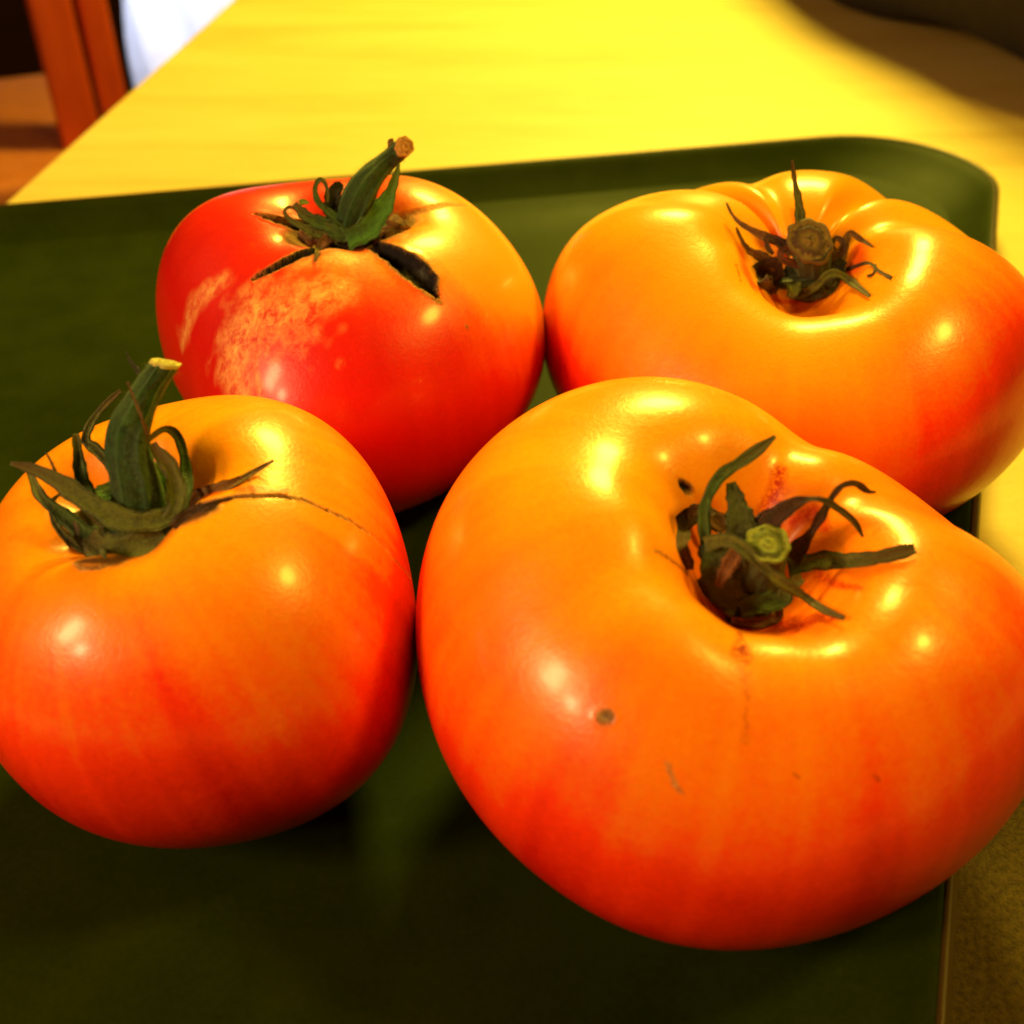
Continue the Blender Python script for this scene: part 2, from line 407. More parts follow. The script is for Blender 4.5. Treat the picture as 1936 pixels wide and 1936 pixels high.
        for k in range(nr + 1):
            f = 1 - k / nr
            bulge = .10 * rd[-1] * (1 - f ** 2) + (.05 * rd[-1] * math.sin(f * 14))
            rr.append(c + (top - c) * f * cutscale * (1.0 if k else 1.03) + ax * (bulge + .00008))
        rr.insert(0, c + (top - c) * 1.02 * cutscale - ax * .0006)
        me = grid_mesh('cut_end', np.array(rr) - s.loc)
        attr(me, 'radial', np.repeat(np.concatenate([[1], 1 - np.arange(nr + 1) / nr]), m))
        e = link('cut_end', me, [cut], o)
        return o
    def lump(s, px, py, d, rx, ry, mat, name='dried_flap', lift=.0005, seed=0, squash=.6):
        n, m = 18, 26
        th = np.linspace(.001, np.pi - .001, n)[:, None]; ph = np.linspace(0, 2 * np.pi, m, endpoint=False)[None, :]
        g = np.random.default_rng(seed); k = g.normal(0, 2.2, (5, 3)); q = g.uniform(0, 6, 5)
        D = np.stack([np.sin(th) * np.cos(ph), np.sin(th) * np.sin(ph), np.cos(th) * np.ones_like(ph)], -1)
        rr = 1 + sum(.11 * np.sin(D @ k[i] * 1.6 + q[i]) for i in range(5))
        dep = s.base - d / 1000; h = s.depth_at(px, py)
        if h is not None: dep = min(dep, h - lift)
        c = CAM + sight(px, py) * dep; sc = dep / FPX
        P = c + (D[..., 0] * rr * rx * sc)[..., None] * np.array([1, 0, 0]) + (D[..., 1] * rr * ry * sc)[..., None] * UPV + (D[..., 2] * rr * squash * min(rx, ry) * sc)[..., None] * BKV
        me = grid_mesh(name, P - s.loc); attr(me, 'along', np.zeros(n * m)); attr(me, 'vein', (np.abs(np.sin(ph * 4)) * np.ones_like(th)).reshape(-1))
        return link(name, me, [mat], s.root)

def ss(a, b, x): t = np.clip((x - a) / (b - a), 0, 1); return t * t * (3 - 2 * t)
def blob(P, c, r): return np.exp(-(((P - np.array(c)) ** 2).sum(-1)) / r ** 2)

# --- front right
def ripe_shade_fr(P, N, px, py):
    z = P[..., 2]; r = 1.12 - 1.0 * np.clip((z - .014) / .056, 0, 1) ** 1.1  # yellow shoulder to red flank, underside shade put in by height
    r = r + .35 * blob(P, (.085, .11, .045), .03) - .10 * blob(P, (-.015, .12, .04), .02)
    return r
spot = dict(cork=(.5, 1.0, 1), dark=(.2, .55, .9))
fr = Tomato('front_right', 'largest orange tomato at front right, spidery green sepals round a cut stub', skin_orange,
  gr=[(20, .0030, 15, .5), (64, .0022, 13, .45), (262, .0014, 15, .45), (325, .0014, 16, .5), (150, .0013, 17, .5), (208, .0015, 16, .5)],
  ripe=ripe_shade_fr, group='ripe tomatoes on the green tray', wob=.045,
  marks=[dict(pts=[(1455, 1000), (1462, 950), (1475, 890)], w=[2.2, 2.0, 1.2], ch=dict(stain=(.2, 1.2, .9), flush=(.2, 1.3, .35)), jag=.5),
         dict(pts=[(1500, 985), (1540, 965), (1560, 1000)], w=[1.6, 1.6, 1.2], ch=dict(stain=(.2, 1.1, .8), flush=(.2, 1.2, .7))),
         dict(pts=[(1460, 1175), (1510, 1185), (1560, 1165), (1590, 1170)], w=[1.5, 2.4, 1.3, .5], ch=dict(stain=(.1, 1.2, 1), flush=(.2, 1.2, .4)), jag=.5),
         dict(pts=[(1392, 1170), (1400, 1205), (1405, 1240)], w=[.5, .6, 1.5], ch=dict(stain=(.2, 1.1, 1)), jag=.5),
         dict(pts=[(1400, 1250), (1412, 1320), (1410, 1400)], w=[1.0, .8, .8], ch=dict(stain=(.1, .8, .42)), jag=.9),
         dict(pts=[(1340, 1085), (1390, 1140), (1440, 1180)], w=[.7, .8, .6], ch=dict(cork=(.3, 1.1, .8))),
         dict(pts=[(1240, 1040), (1275, 1062), (1300, 1085)], w=[.3, .5, .5], ch=dict(stain=(.3, 1.2, 1), cork=(.1, .7, .5))),
         dict(pts=[(1340, 960), (1300, 1000), (1300, 1060)], w=[2.2, 2.2, 2.4], ch=dict(flush=(.3, 1.2, .5))),
         dict(pts=[(1545, 1085), (1580, 1105), (1625, 1112)], w=[1.2, .8, .5], ch=dict(stain=(.2, 1.2, .9), flush=(.2, 1.3, .5))),
         dict(pts=[(1290, 915), (1302, 926)], w=[.75, .85], ch=dict(cork=(.8, 1.3, .9), dark=(.3, .9, 1)), depth=.9),
         dict(pts=[(1143, 1357), (1150, 1359)], w=[1.0, 1.0], ch=dict(cork=(.8, 1.2, 1), dark=(.9, 1.25, .25), grey=(.1, .6, .5)), depth=.4, lift=.12),
         dict(pts=[(1262, 1445), (1272, 1475), (1286, 1500)], w=[.25, .45, .2], ch=dict(cork=(.5, 1.1, .6)), depth=.15),
         dict(pts=[(1500, 1462), (1506, 1468)], w=[.25, .25], ch=dict(dark=(.3, 1, .5))),
         dict(pts=[(1655, 1465), (1658, 1475)], w=[.25, .3], ch=dict(dark=(.3, 1, .5))),
         dict(pts=[(953, 1585), (960, 1610)], w=[.4, .5], ch=dict(stain=(.3, 1, .5)))])
fr.stem([(1424, 1150, -2), (1430, 1105, 1), (1440, 1060, 6), (1452, 1028, 13)], [62, 50, 42, 38], plant_material('dark_green_stub', (.004, .012, .003), (.03, .07, .008), None), cut_green, (0, -.25, 1))
fr.sepal([(1345, 1090, 3), (1334, 1020, 7), (1332, 957, 9), (1360, 901, 9), (1399, 875, 9), (1438, 847, 9), (1466, 825, 9)], [26, 24, 22, 21, 22, 24, 8], green_sepal, lift=.0025, curl=.35, label='long green sepal bent upwards')
fr.sepal([(1410, 1030, 6), (1400, 990, 8), (1392, 950, 8), (1382, 912, 8)], [74, 60, 36, 18], plant_material('dull_green_sepal', (.02, .03, .004), (.09, .12, .012), None), lift=.0015, curl=.3)
fr.sepal([(1432, 1010, 8), (1471, 973, 11), (1513, 948, 13), (1550, 944, 14), (1583, 962, 12), (1617, 990, 9), (1630, 1015, 7)], [44, 44, 26, 9, 16, 20, 8], dark_brown, lift=.003, twist=.8, label='dark curled sepal with hooked tip')
fr.sepal([(1495, 1056, 5), (1533, 1007, 8), (1553, 973, 10), (1572, 940, 11), (1592, 917, 12), (1620, 913, 11), (1640, 930, 8), (1656, 930, 8)], [40, 30, 13, 20, 13, 12, 14, 5], dark_brown, lift=.0022, twist=-.6)
fr.sepal([(1490, 1072, 4), (1555, 1060, 6), (1611, 1060, 6), (1667, 1052, 6), (1730, 1037, 6)], [36, 34, 30, 26, 22], olive_sepal, lift=.0012, curl=.2, label='straight brownish sepal with blunt end')
fr.sepal([(1333, 1030, 8), (1374, 1020, 12), (1399, 1030, 14), (1432, 1060, 14), (1472, 1096, 13), (1511, 1121, 10), (1555, 1152, 8), (1597, 1169, 7)], [26, 28, 24, 22, 22, 16, 14, 10], olive_sepal, lift=.0018, curl=.3, label='long yellow green sepal crossing the stub')
fr.sepal([(1350, 1030, 8), (1352, 1070, 8), (1368, 1110, 6), (1400, 1145, 3)], [50, 60, 60, 50], plant_material('cup_green', (.012, .025, .003), (.06, .10, .010), None), lift=.001, curl=.3)
fr.sepal([(1400, 1032, 12), (1382, 1060, 11), (1366, 1090, 9), (1358, 1110, 8)], [30, 32, 26, 16], brown_sepal, lift=.0015)
fr.sepal([(1400, 1150, 3), (1440, 1140, 5), (1478, 1135, 6), (1490, 1108, 7), (1516, 1092, 7)], [40, 42, 36, 26, 18], green_sepal, lift=.001, curl=.4)
fr.sepal([(1383, 1172, 2), (1427, 1177, 3), (1466, 1166, 4), (1459, 1144, 4), (1425, 1127, 3)], [14, 22, 22, 26, 12], brown_sepal, lift=.0006, curl=.5)
fr.sepal([(1345, 960, 2), (1296, 985, 3), (1280, 1030, 3), (1300, 1078, 3)], [26, 34, 44, 26], dark_brown, lift=.0005, curl=.5)
fr.sepal([(1372, 1000, 1), (1340, 975, 2), (1312, 965, 3), (1305, 985, 3)], [30, 36, 28, 14], brown_sepal, lift=.0006)
fr.sepal([(1320, 1095, 2), (1355, 1135, 2), (1385, 1165, 2)], [14, 22, 12], brown_sepal, lift=.0004, curl=.4)

# --- back right
def ripe_shade_br(P, N, px, py):
    z = P[..., 2]; r = 1.0 - 1.03 * np.clip((z - .012) / .048, 0, 1)  # orange by height, partly ripeness and partly painted light from above
    r = r + .95 * blob(P, (.115, .20, .045), .033) + .5 * blob(P, (.01, .225, .03), .018)
    return r
br = Tomato('back_right', 'lobed orange tomato at the back right, brown dried stub in its round hollow', skin_orange,
  gr=[(130, .0056, 8, .8), (38, .0060, 9, .8), (95, .0022, 9, .6), (0, .0028, 14, .6), (262, .0012, 16, .5), (205, .0014, 17, .5), (318, .0014, 15, .5), (165, .0014, 14, .5)],
  ripe=ripe_shade_br, group='ripe tomatoes on the green tray', wob=.035,
  marks=[dict(pts=[(1418, 530), (1450, 563), (1490, 572), (1520, 566)], w=[.6, .8, .7, .4], ch=dict(flush=(.3, 1.6, .9), stain=(.1, .6, .6))),
         dict(pts=[(1400, 470), (1410, 510), (1425, 545)], w=[2, 2.2, 1.5], ch=dict(flush=(.3, 1.2, .8))),
         dict(pts=[(1440, 455), (1480, 460), (1470, 500)], w=[2.5, 2.5, 2.5], ch=dict(flush=(.3, 1.2, .9))),
         dict(pts=[(1620, 470), (1620, 500), (1590, 520)], w=[3, 3, 2.5], ch=dict(flush=(.3, 1.2, .9))),
         dict(pts=[(1497, 395), (1505, 430)], w=[.6, .9], ch=dict(flush=(.5, 1.2, .4))),
         dict(pts=[(1400, 530), (1392, 500)], w=[.3, .4], ch=dict(stain=(.5, 1.2, .9)))])
br.stem([(1534, 545, -3), (1535, 515, 1), (1534, 480, 6), (1532, 456, 9)], [40, 33, 33, 39], green_brown, cut_brown, (0, -.8, 1))
br.sepal([(1516, 440, 4), (1510, 383, 6), (1502, 340, 8), (1498, 303, 10)], [24, 17, 10, 6], olive_sepal, lift=.001, label='thin sepal standing straight up')
br.sepal([(1500, 478, 4), (1475, 458, 5), (1438, 443, 5), (1402, 423, 5), (1384, 404, 5), (1374, 383, 5)], [26, 20, 16, 11, 9, 6], brown_sepal, lift=.0008, twist=.8)
br.sepal([(1470, 505, 3), (1440, 485, 4), (1414, 472, 4), (1402, 452, 4), (1392, 430, 4)], [24, 22, 14, 7, 4], brown_sepal, lift=.0008)
br.sepal([(1490, 470, 5), (1468, 452, 6), (1450, 450, 6), (1452, 468, 6), (1462, 480, 6)], [16, 14, 12, 10, 8], dark_brown, lift=.001)
br.sepal([(1515, 500, 6), (1496, 497, 7), (1478, 488, 8), (1476, 474, 8), (1490, 468, 8), (1497, 480, 8)], [18, 16, 13, 11, 10, 6], plant_material('red_brown_curl', (.05, .010, .003), (.16, .04, .012), None), lift=.001, label='red brown sepal rolled into a curl')
br.sepal([(1572, 488, 6), (1592, 478, 7), (1594, 458, 8), (1580, 450, 8), (1573, 464, 8), (1582, 474, 8)], [16, 13, 11, 10, 9, 6], dark_brown, lift=.001)
br.sepal([(1560, 505, 4), (1590, 480, 5), (1606, 441, 5), (1626, 452, 5), (1650, 467, 4)], [44, 26, 13, 11, 4], brown_sepal, lift=.0012)
br.sepal([(1545, 520, 4), (1575, 510, 5), (1590, 488, 6)], [50, 50, 22], green_brown, lift=.001)
br.sepal([(1505, 560, 2), (1541, 542, 6), (1564, 520, 8), (1583, 517, 8), (1609, 533, 6), (1645, 560, 5)], [16, 15, 16, 16, 13, 6], olive_sepal, lift=.0016, label='arched sepal hanging over the front rim')
br.sepal([(1595, 512, 3), (1640, 497, 4), (1661, 512, 4), (1686, 526, 4)], [9, 6, 5, 7], dark_brown, lift=.0006)
br.sepal([(1655, 500, 4), (1652, 517, 4), (1640, 522, 4)], [4, 5, 5], dark_brown, lift=.0006)
br.sepal([(1500, 536, 6), (1500, 550, 7), (1494, 564, 7)], [30, 22, 14], olive_sepal, lift=.001)
br.sepal([(1480, 505, 3), (1448, 515, 3), (1432, 535, 3), (1460, 556, 2)], [40, 46, 44, 24], dark_brown, lift=.0007, curl=.4)
br.lump(1455, 532, 2, 26, 22, dark_brown, seed=3)
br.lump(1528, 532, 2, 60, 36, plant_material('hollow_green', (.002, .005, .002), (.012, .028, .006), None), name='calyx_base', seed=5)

# --- back left
def ripe_bl(P, N, px, py):
    z = P[..., 2]; r = .98 - .38 * ss(.050, .070, z)
    r = r - 1.15 * blob(P, (.004, .232, .064), .026) - .5 * blob(P, (.000, .255, .055), .026) - .30 * blob(P, (-.035, .215, .07), .012)
    r = r + .25 * blob(P, (-.075, .25, .05), .03)
    return r
bl = Tomato('back_left', 'deep red tomato at the back left, split open round a thick slanted green stem', skin_red,
  gr=[(118, .0040, 9, .5), (205, .0030, 11, .6), (232, .0020, 10, .6), (300, .0022, 12, .4), (165, .0022, 12, .45), (20, .0025, 13, .4)],
  ripe=ripe_bl, group='ripe tomatoes on the green tray',
  marks=[dict(pts=[(462, 780), (440, 700), (450, 640), (490, 585)], w=[3, 4, 4.5, 6], ch=dict(net=(-.1, 1.7, 1.0)), jag=.6), dict(pts=[(490, 600), (540, 585), (590, 565), (650, 545)], w=[5, 6.5, 5, 2.5], ch=dict(net=(-.1, 1.7, .95)), jag=.6), dict(pts=[(500, 780), (480, 690), (490, 620)], w=[.8, 1.4, 2], ch=dict(net=(.1, 1.2, .7)), jag=.6),
         dict(pts=[(345, 640), (370, 570), (420, 530)], w=[2.5, 3, 2.5], ch=dict(net=(.1, 1.2, .75)), jag=.5),
         dict(pts=[(560, 500), (620, 490), (700, 480)], w=[3, 4, 3], ch=dict(net=(.1, 1.2, .5)), jag=.5),
         dict(pts=[(479, 527), (523, 503), (569, 480), (610, 466), (660, 460)], w=[.4, 1.1, 1.6, 2.0, 2.2], ch=dict(cork=(1.15, 1.6, .8), dark=(1.05, 1.25, 1)), depth=4),
         dict(pts=[(700, 462), (740, 478), (772, 500), (800, 525), (826, 558)], w=[1.6, 2.4, 3.2, 2.8, .6], ch=dict(cork=(1.15, 1.4, .9), dark=(1.02, 1.18, 1)), depth=4.5, lift=.2),
         dict(pts=[(765, 488), (795, 510), (818, 538)], w=[.9, 1.6, .8], ch=dict(grey=(.2, 1.2, 1)), jag=.35),
         dict(pts=[(800, 548), (818, 560), (832, 572)], w=[.9, 1.1, .6], ch=dict(cork=(.5, 1.3, 1))),
         dict(pts=[(486, 404), (518, 413), (552, 424), (585, 432)], w=[.5, 1.3, 1.9, 2.2], ch=dict(cork=(1.0, 1.5, .9), dark=(.8, 1.0, 1)), depth=3, lift=.15),
         dict(pts=[(760, 412), (790, 400), (815, 393), (844, 386), (880, 388)], w=[1.6, 1.1, 1.1, .9, .7], ch=dict(cork=(.3, 1.2, .7)), depth=.3),
         dict(pts=[(560, 455), (600, 450), (650, 445), (720, 450), (765, 425)], w=[4, 4, 5, 5, 3.6], ch=dict(cork=(.5, 1.15, 1), dark=(.3, .95, .4)), jag=.3),
         dict(pts=[(585, 525), (600, 510)], w=[1.4, 1.2], ch=dict(flush=(.2, 1.2, .7))),
         dict(pts=[(882, 616), (884, 620)], w=[.45, .45], ch=dict(cork=(.5, 1.2, 1)))])
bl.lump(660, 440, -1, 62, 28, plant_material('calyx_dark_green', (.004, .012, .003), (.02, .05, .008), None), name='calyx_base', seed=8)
bl.stem([(658, 448, 0), (664, 415, 3), (678, 375, 5), (699, 338, 5), (728, 308, 4), (752, 288, 5), (765, 277, 7)], [34, 29, 30, 27, 21, 17, 17], green_stem, cut_tan, (.45, -.7, .45), hairs=1100)
bl.lump(739, 272, 5, 7, 11, brown_sepal, name='stem_node', seed=1)
bl.sepal([(655, 450, 6), (694, 432, 8), (725, 392, 9), (743, 352, 8), (754, 310, 6)], [44, 42, 36, 18, 5], bright_sepal, lift=.001, curl=.5, label='bright green sepal rising along the stem')
bl.sepal([(640, 415, 5), (621, 400, 6), (601, 380, 7), (596, 354, 7), (606, 339, 7), (617, 352, 7), (619, 382, 7)], [16, 14, 12, 11, 10, 8, 5], green_sepal, lift=.001, twist=.5, label='looped sepal left of the stem')
bl.sepal([(635, 420, 3), (628, 392, 4), (634, 362, 4), (646, 346, 4)], [34, 36, 30, 12], green_brown, lift=.001, curl=.6)
bl.sepal([(640, 452, 5), (606, 444, 6), (575, 430, 7), (549, 416, 7), (537, 400, 7), (548, 390, 6), (560, 398, 5)], [20, 18, 17, 14, 9, 7, 4], olive_sepal, lift=.0012)
bl.sepal([(650, 436, 5), (615, 424, 6), (586, 412, 7), (566, 396, 7), (557, 384, 7)], [26, 26, 24, 20, 10], green_sepal, lift=.0012, curl=.5)
bl.sepal([(566, 384, 6), (574, 381, 6), (584, 384, 6)], [12, 10, 4], plant_material('lime_tip', (.15, .3, .01), (.3, .55, .03), None), lift=.001)
bl.sepal([(632, 440, 5), (614, 455, 6), (604, 470, 6), (596, 494, 6)], [18, 22, 13, 4], brown_sepal, lift=.001)
bl.sepal([(672, 448, 6), (640, 440, 6), (604, 424, 6)], [26, 28, 12], green_sepal, lift=.0012)
bl.lump(748, 436, 3, 27, 22, brown_sepal, name='corky_scar', seed=12)
bl.lump(722, 448, 3, 18, 13, brown_sepal, name='corky_scar', seed=14)
bl.lump(578, 452, 1, 26, 16, brown_sepal, name='corky_scar', seed=15)

# --- front left
def ripe_shade_fl(P, N, px, py):
    z = P[..., 2]; r = 1.14 - 1.02 * np.clip((z - .014) / .052, 0, 1) ** 1.1  # ripeness by height, including painted shade towards the bottom
    r = r + .25 * blob(P, (-.018, .14, .04), .022) + .18 * blob(P, (-.05, .115, .05), .013)
    return r
fl = Tomato('front_left', 'orange tomato at the left edge with tall upright stem and a thin crack across it', skin_orange,
  gr=[(8, .0020, 11, .5), (300, .0012, 16, .4), (225, .0028, 14, .5), (190, .002, 12, .5)],
  ripe=ripe_shade_fl, group='ripe tomatoes on the green tray',
  marks=[dict(pts=[(355, 960), (400, 948), (450, 938), (530, 936), (580, 946), (620, 965), (665, 985), (705, 1012), (745, 1055), (784, 1100)], w=[.7, .6, .35, .3, .28, .28, .26, .25, .25, .25], ch=dict(cork=(.8, 1.9, .85), dark=(.3, 1.0, .75)), depth=.5, jag=.45),
         dict(pts=[(140, 1064), (155, 1074), (185, 1074), (210, 1066)], w=[.35, .5, .4, .3], ch=dict(cork=(.8, 1.4, 1))),
         dict(pts=[(150, 1060), (220, 1060), (290, 1020), (340, 985), (400, 960)], w=[1.0, 1.6, 1.6, 1.6, 1.2], ch=dict(dark=(.5, 1.1, .8), cork=(.9, 1.5, .5))),
         dict(pts=[(380, 940), (440, 915)], w=[1.6, 1.0], ch=dict(flush=(.3, 1.3, .8))),
         dict(pts=[(470, 905), (480, 930)], w=[.3, .35], ch=dict(cork=(.5, 1.2, .8))),
         dict(pts=[(450, 925), (500, 925), (540, 928)], w=[1.0, 1.0, .7], ch=dict(flush=(.3, 1.3, .7)))])
fl.lump(240, 1010, 2, 88, 52, plant_material('calyx_deep_green', (.006, .014, .003), (.03, .06, .008), None), name='calyx_base', seed=21)  # dark green calyx base
fl.stem([(262, 1010, 4), (262, 963, 6), (254, 910, 8), (243, 862, 9), (243, 815, 9), (262, 768, 8), (286, 725, 7), (314, 686, 7)], [60, 48, 42, 40, 37, 30, 25, 23], green_stem, cut_pale, (.25, .35, .9), hairs=1400)
fl.sepal([(215, 885, 0), (182, 850, 0), (162, 832, 0), (174, 797, 0), (200, 764, 0), (228, 738, 0)], [22, 22, 18, 15, 13, 9], olive_sepal, lift=.001)
fl.sepal([(280, 1010, 6), (330, 975, 8), (352, 930, 7), (350, 870, 5), (336, 822, 5), (313, 808, 7), (290, 822, 9), (270, 841, 10)], [40, 36, 24, 22, 20, 18, 15, 8], green_sepal, lift=.001, twist=.5, curl=.3, label='broad sepal looped over right of the stem')
fl.sepal([(240, 1015, 6), (320, 985, 9), (334, 930, 10), (318, 880, 10), (295, 852, 10), (288, 838, 10)], [56, 40, 34, 36, 30, 16], olive_sepal, lift=.001, curl=.4)
fl.sepal([(345, 965, 8), (290, 985, 10), (235, 985, 11), (170, 950, 11), (112, 910, 10), (60, 886, 8), (20, 876, 8)], [26, 40, 44, 40, 34, 24, 8], olive_sepal, lift=.0012, curl=.35, label='long sepal sweeping left across the front of the stem')
fl.sepal([(188, 985, 5), (166, 935, 6), (152, 890, 6), (146, 850, 6), (143, 820, 6)], [40, 32, 26, 20, 12], green_sepal, lift=.001, curl=.5)
fl.sepal([(235, 1040, 7), (176, 1018, 8), (112, 968, 9), (76, 938, 9), (62, 908, 8), (50, 880, 7)], [40, 42, 34, 24, 18, 8], green_sepal, lift=.0012, curl=.4)
fl.sepal([(310, 1005, 9), (255, 1035, 10), (195, 1040, 9), (165, 1000, 8), (150, 965, 8)], [30, 62, 66, 50, 26], olive_sepal, lift=.0012, curl=.35)
fl.sepal([(200, 1052, 6), (152, 1035, 7), (114, 1004, 8), (97, 965, 8), (101, 944, 8), (115, 934, 8)], [24, 22, 18, 14, 10, 5], olive_sepal, lift=.0012)
fl.sepal([(280, 825, 12), (266, 785, 14), (252, 750, 14), (241, 722, 14)], [8, 6, 5, 4], brown_sepal, lift=.001)
fl.sepal([(274, 722, 7), (258, 697, 7), (248, 685, 7), (238, 664, 7)], [12, 11, 7, 3], plant_material('dark_hook', (.01, .012, .003), (.03, .035, .008), None), lift=.001)
fl.sepal([(105, 892, 8), (96, 872, 8), (87, 856, 8)], [6, 5, 3], brown_sepal, lift=.001)
fl.sepal([(215, 965, 2), (205, 940, 2), (196, 915, 1)], [70, 60, 26], bright_sepal, lift=.0006)
fl.sepal([(318, 955, 4), (300, 910, 4), (288, 875, 3)], [40, 46, 26], bright_sepal, lift=.0006)
fl.sepal([(335, 985, 4), (383, 938, 5), (435, 917, 5), (474, 896, 5), (518, 871, 5)], [48, 34, 22, 12, 6], brown_sepal, lift=.0007, curl=.35, twist=.6, label='dried brown sepal lying to the right')
fl.sepal([(330, 1000, 4), (362, 970, 4), (400, 955, 4), (440, 942, 4)], [30, 24, 14, 5], dark_brown, lift=.0007, curl=.4)

# ------------------------------------------------------------------ tray
def inter(p, d, q, e):
    A = np.array([[d[0], -e[0]], [d[1], -e[1]]]); t = np.linalg.solve(A, np.array(q) - np.array(p)); return np.array(p) + t[0] * np.array(d)
RIM = .014
bk = on_plane(60, 383, RIM)[:2]; bk2 = on_plane(1690, 247, RIM)[:2]; rt = on_plane(1789, 1880, RIM)[:2]; rt2 = on_plane(1803, 1660, RIM)[:2]
d_bk = (bk2 - bk) / np.linalg.norm(bk2 - bk); d_rt = (rt2 - rt) / np.linalg.norm(rt2 - rt)
lf = on_plane(95, 1610, 0)[:2] + np.array([-.012, 0]); lf2 = on_plane(165, 1830, 0)[:2] + np.array([-.012, 0])
d_lf = np.array([-.35, .937]); lf = np.array([-.158, .11])
cBR = inter(bk, d_bk, rt, d_rt); cBL = inter(bk, d_bk, lf, d_lf)
f0 = np.array([0, .012]); cFL = inter(f0, d_bk, lf, d_lf); cFR = inter(f0, d_bk, rt, d_rt)
corners = [cFL, cFR, cBR, cBL]
def rounded(corners, off, rad, seg=14, side=24):
    cs = [np.array(c) for c in corners]; n = len(cs); L = []
    for i in range(n):                      # offset lines inwards by off
        a, b = cs[i], cs[(i + 1) % n]; d = (b - a) / np.linalg.norm(b - a); L.append((a + np.array([-d[1], d[0]]) * off, d))
    pts = []
    C2 = [inter(L[i - 1][0], L[i - 1][1], L[i][0], L[i][1]) for i in range(n)]
    arcs = []
    for i in range(n):
        d0, d1 = L[i - 1][1], L[i][1]; turn = math.acos(max(-1, min(1, float(d0 @ d1)))); t = rad * math.tan(turn / 2)
        a = C2[i] - d0 * t; ctr = a + np.array([-d0[1], d0[0]]) * rad; s0 = math.atan2(-d0[0], d0[1])
        s0 = math.atan2(a[1] - ctr[1], a[0] - ctr[0])
        arcs.append([ctr + rad * np.array([math.cos(s0 + turn * k / seg), math.sin(s0 + turn * k / seg)]) for k in range(seg + 1)])
    for i in range(n):
        pts += arcs[i]; a = arcs[i][-1]; b = arcs[(i + 1) % n][0]
        pts += [a + (b - a) * k / side for k in range(1, side)]
    return np.array(pts)
prof_in = [(.0010, RIM, .042), (.0022, RIM - .0006, .042), (.0045, RIM - .0026, .041), (.009, .0078, .040), (.014, .0048, .038), (.020, .0025, .036), (.027, .0010, .034), (.035, .0002, .03), (.045, 0, .026)]
prof_out = [(.0000, RIM - .0006, .043), (-.0006, RIM - .0016, .043), (-.0004, RIM - .0028, .043), (.0020, RIM - .0040, .043), (.008, .0042, .041), (.016, -.0005, .038), (.024, -.0034, .034), (.034, -.0036, .03)]
def ring(o, z, r): q = rounded(corners, o, r); return np.column_stack([q, np.full(len(q), z)])
floor_rings = [ring(*p) for p in prof_in[4:]]
wall_rings = [ring(*p) for p in prof_out[::-1]] + [ring(*p) for p in prof_in[:5]]
tm = Mat('olive_green_tray'); co = tm.coord()
n1 = tm.noise(co, 60, 4, .55); n2 = tm.noise(co, 900, 3, .6)
tm.set(Base_Color=tm.ramp(tm.math('ADD', tm.math('MULTIPLY', n1, .6), tm.math('MULTIPLY', n2, .4)), [(.3, (.011, .020, .0005)), (.7, (.021, .034, .0009))]))
tm.set(Roughness=tm.math('ADD', .46, tm.math('MULTIPLY', n1, .12))); tm.b.inputs['Specular IOR Level'].default_value = .05; tm.b.inputs['Specular Tint'].default_value = (.42, .85, .05, 1)
tm.bump(tm.math('ADD', tm.math('MULTIPLY', n1, .5), tm.math('MULTIPLY', n2, .2)), .12, .0006)
wm = Mat('brown_glazed_rim'); wm.set(Base_Color=(.045, .030, .004), Roughness=.35)
tray = empty('tray', (float(np.mean([c[0] for c in corners])), float(np.mean([c[1] for c in corners])), -.0036), 'shiny olive green tray with rounded corners under the four tomatoes', 'tray')
tl = np.array(tray.location)
fp = np.array(floor_rings); ctr = fp[-1].mean(0)
fr_rings = list(fp) + [ctr + (fp[-1] - ctr) * f for f in (.8, .6, .4, .2, .001)]
link('tray_floor', grid_mesh('tray_floor', np.array(fr_rings) - tl), [tm.m], tray)
link('rim', grid_mesh('rim', np.array(wall_rings) - tl), [tm.m], tray)
rimo = [ring(.0012, RIM - .0002, .043), ring(.0010, RIM + .0003, .043), ring(.0002, RIM + .0004, .044), ring(-.0009, RIM - .0006, .044), ring(-.0011, RIM - .0022, .044), ring(-.0006, RIM - .0034, .044)]
link('rim_edge', grid_mesh('rim_edge', np.array(rimo) - tl), [wm.m], tray)

# ------------------------------------------------------------------ table
def box_bm(bm, x0, x1, y0, y1, z0, z1, M=None):
    v = [bm.verts.new(Vector((x, y, z)) if M is None else M @ Vector((x, y, z))) for x in (x0, x1) for y in (y0, y1) for z in (z0, z1)]
    for f in ((0, 1, 3, 2), (4, 6, 7, 5), (0, 4, 5, 1), (2, 3, 7, 6), (0, 2, 6, 4), (1, 5, 7, 3)): bm.faces.new([v[i] for i in f])
def finish(bm, name, mats, parent=None, bevel=0, seg=3):
    bmesh.ops.recalc_face_normals(bm, faces=bm.faces)
    if bevel: bmesh.ops.bevel(bm, geom=list(bm.edges), offset=bevel, segments=seg, profile=.6, affect='EDGES', clamp_overlap=True)
    me = bpy.data.meshes.new(name); bm.to_mesh(me); bm.free()
    o = link(name, me, mats, None, smooth=bool(bevel))
    if parent is not None:
        o.parent = parent; o.matrix_parent_inverse = parent.matrix_world.inverted()
    return o
TZ = -.0040
t0 = on_plane(60, 335, TZ); t1 = on_plane(370, 60, TZ); td = (t1 - t0)[:2]; tang = math.atan2(td[1], td[0]) - math.pi / 2
table = empty('table', (float(t0[0]) + .45, .6, -.754), 'pale yellow wooden table carrying the green tray', 'table')
tt = Mat('pale_yellow_wood'); co = tt.coord((.16, 1, 1)); cf = tt.coord()
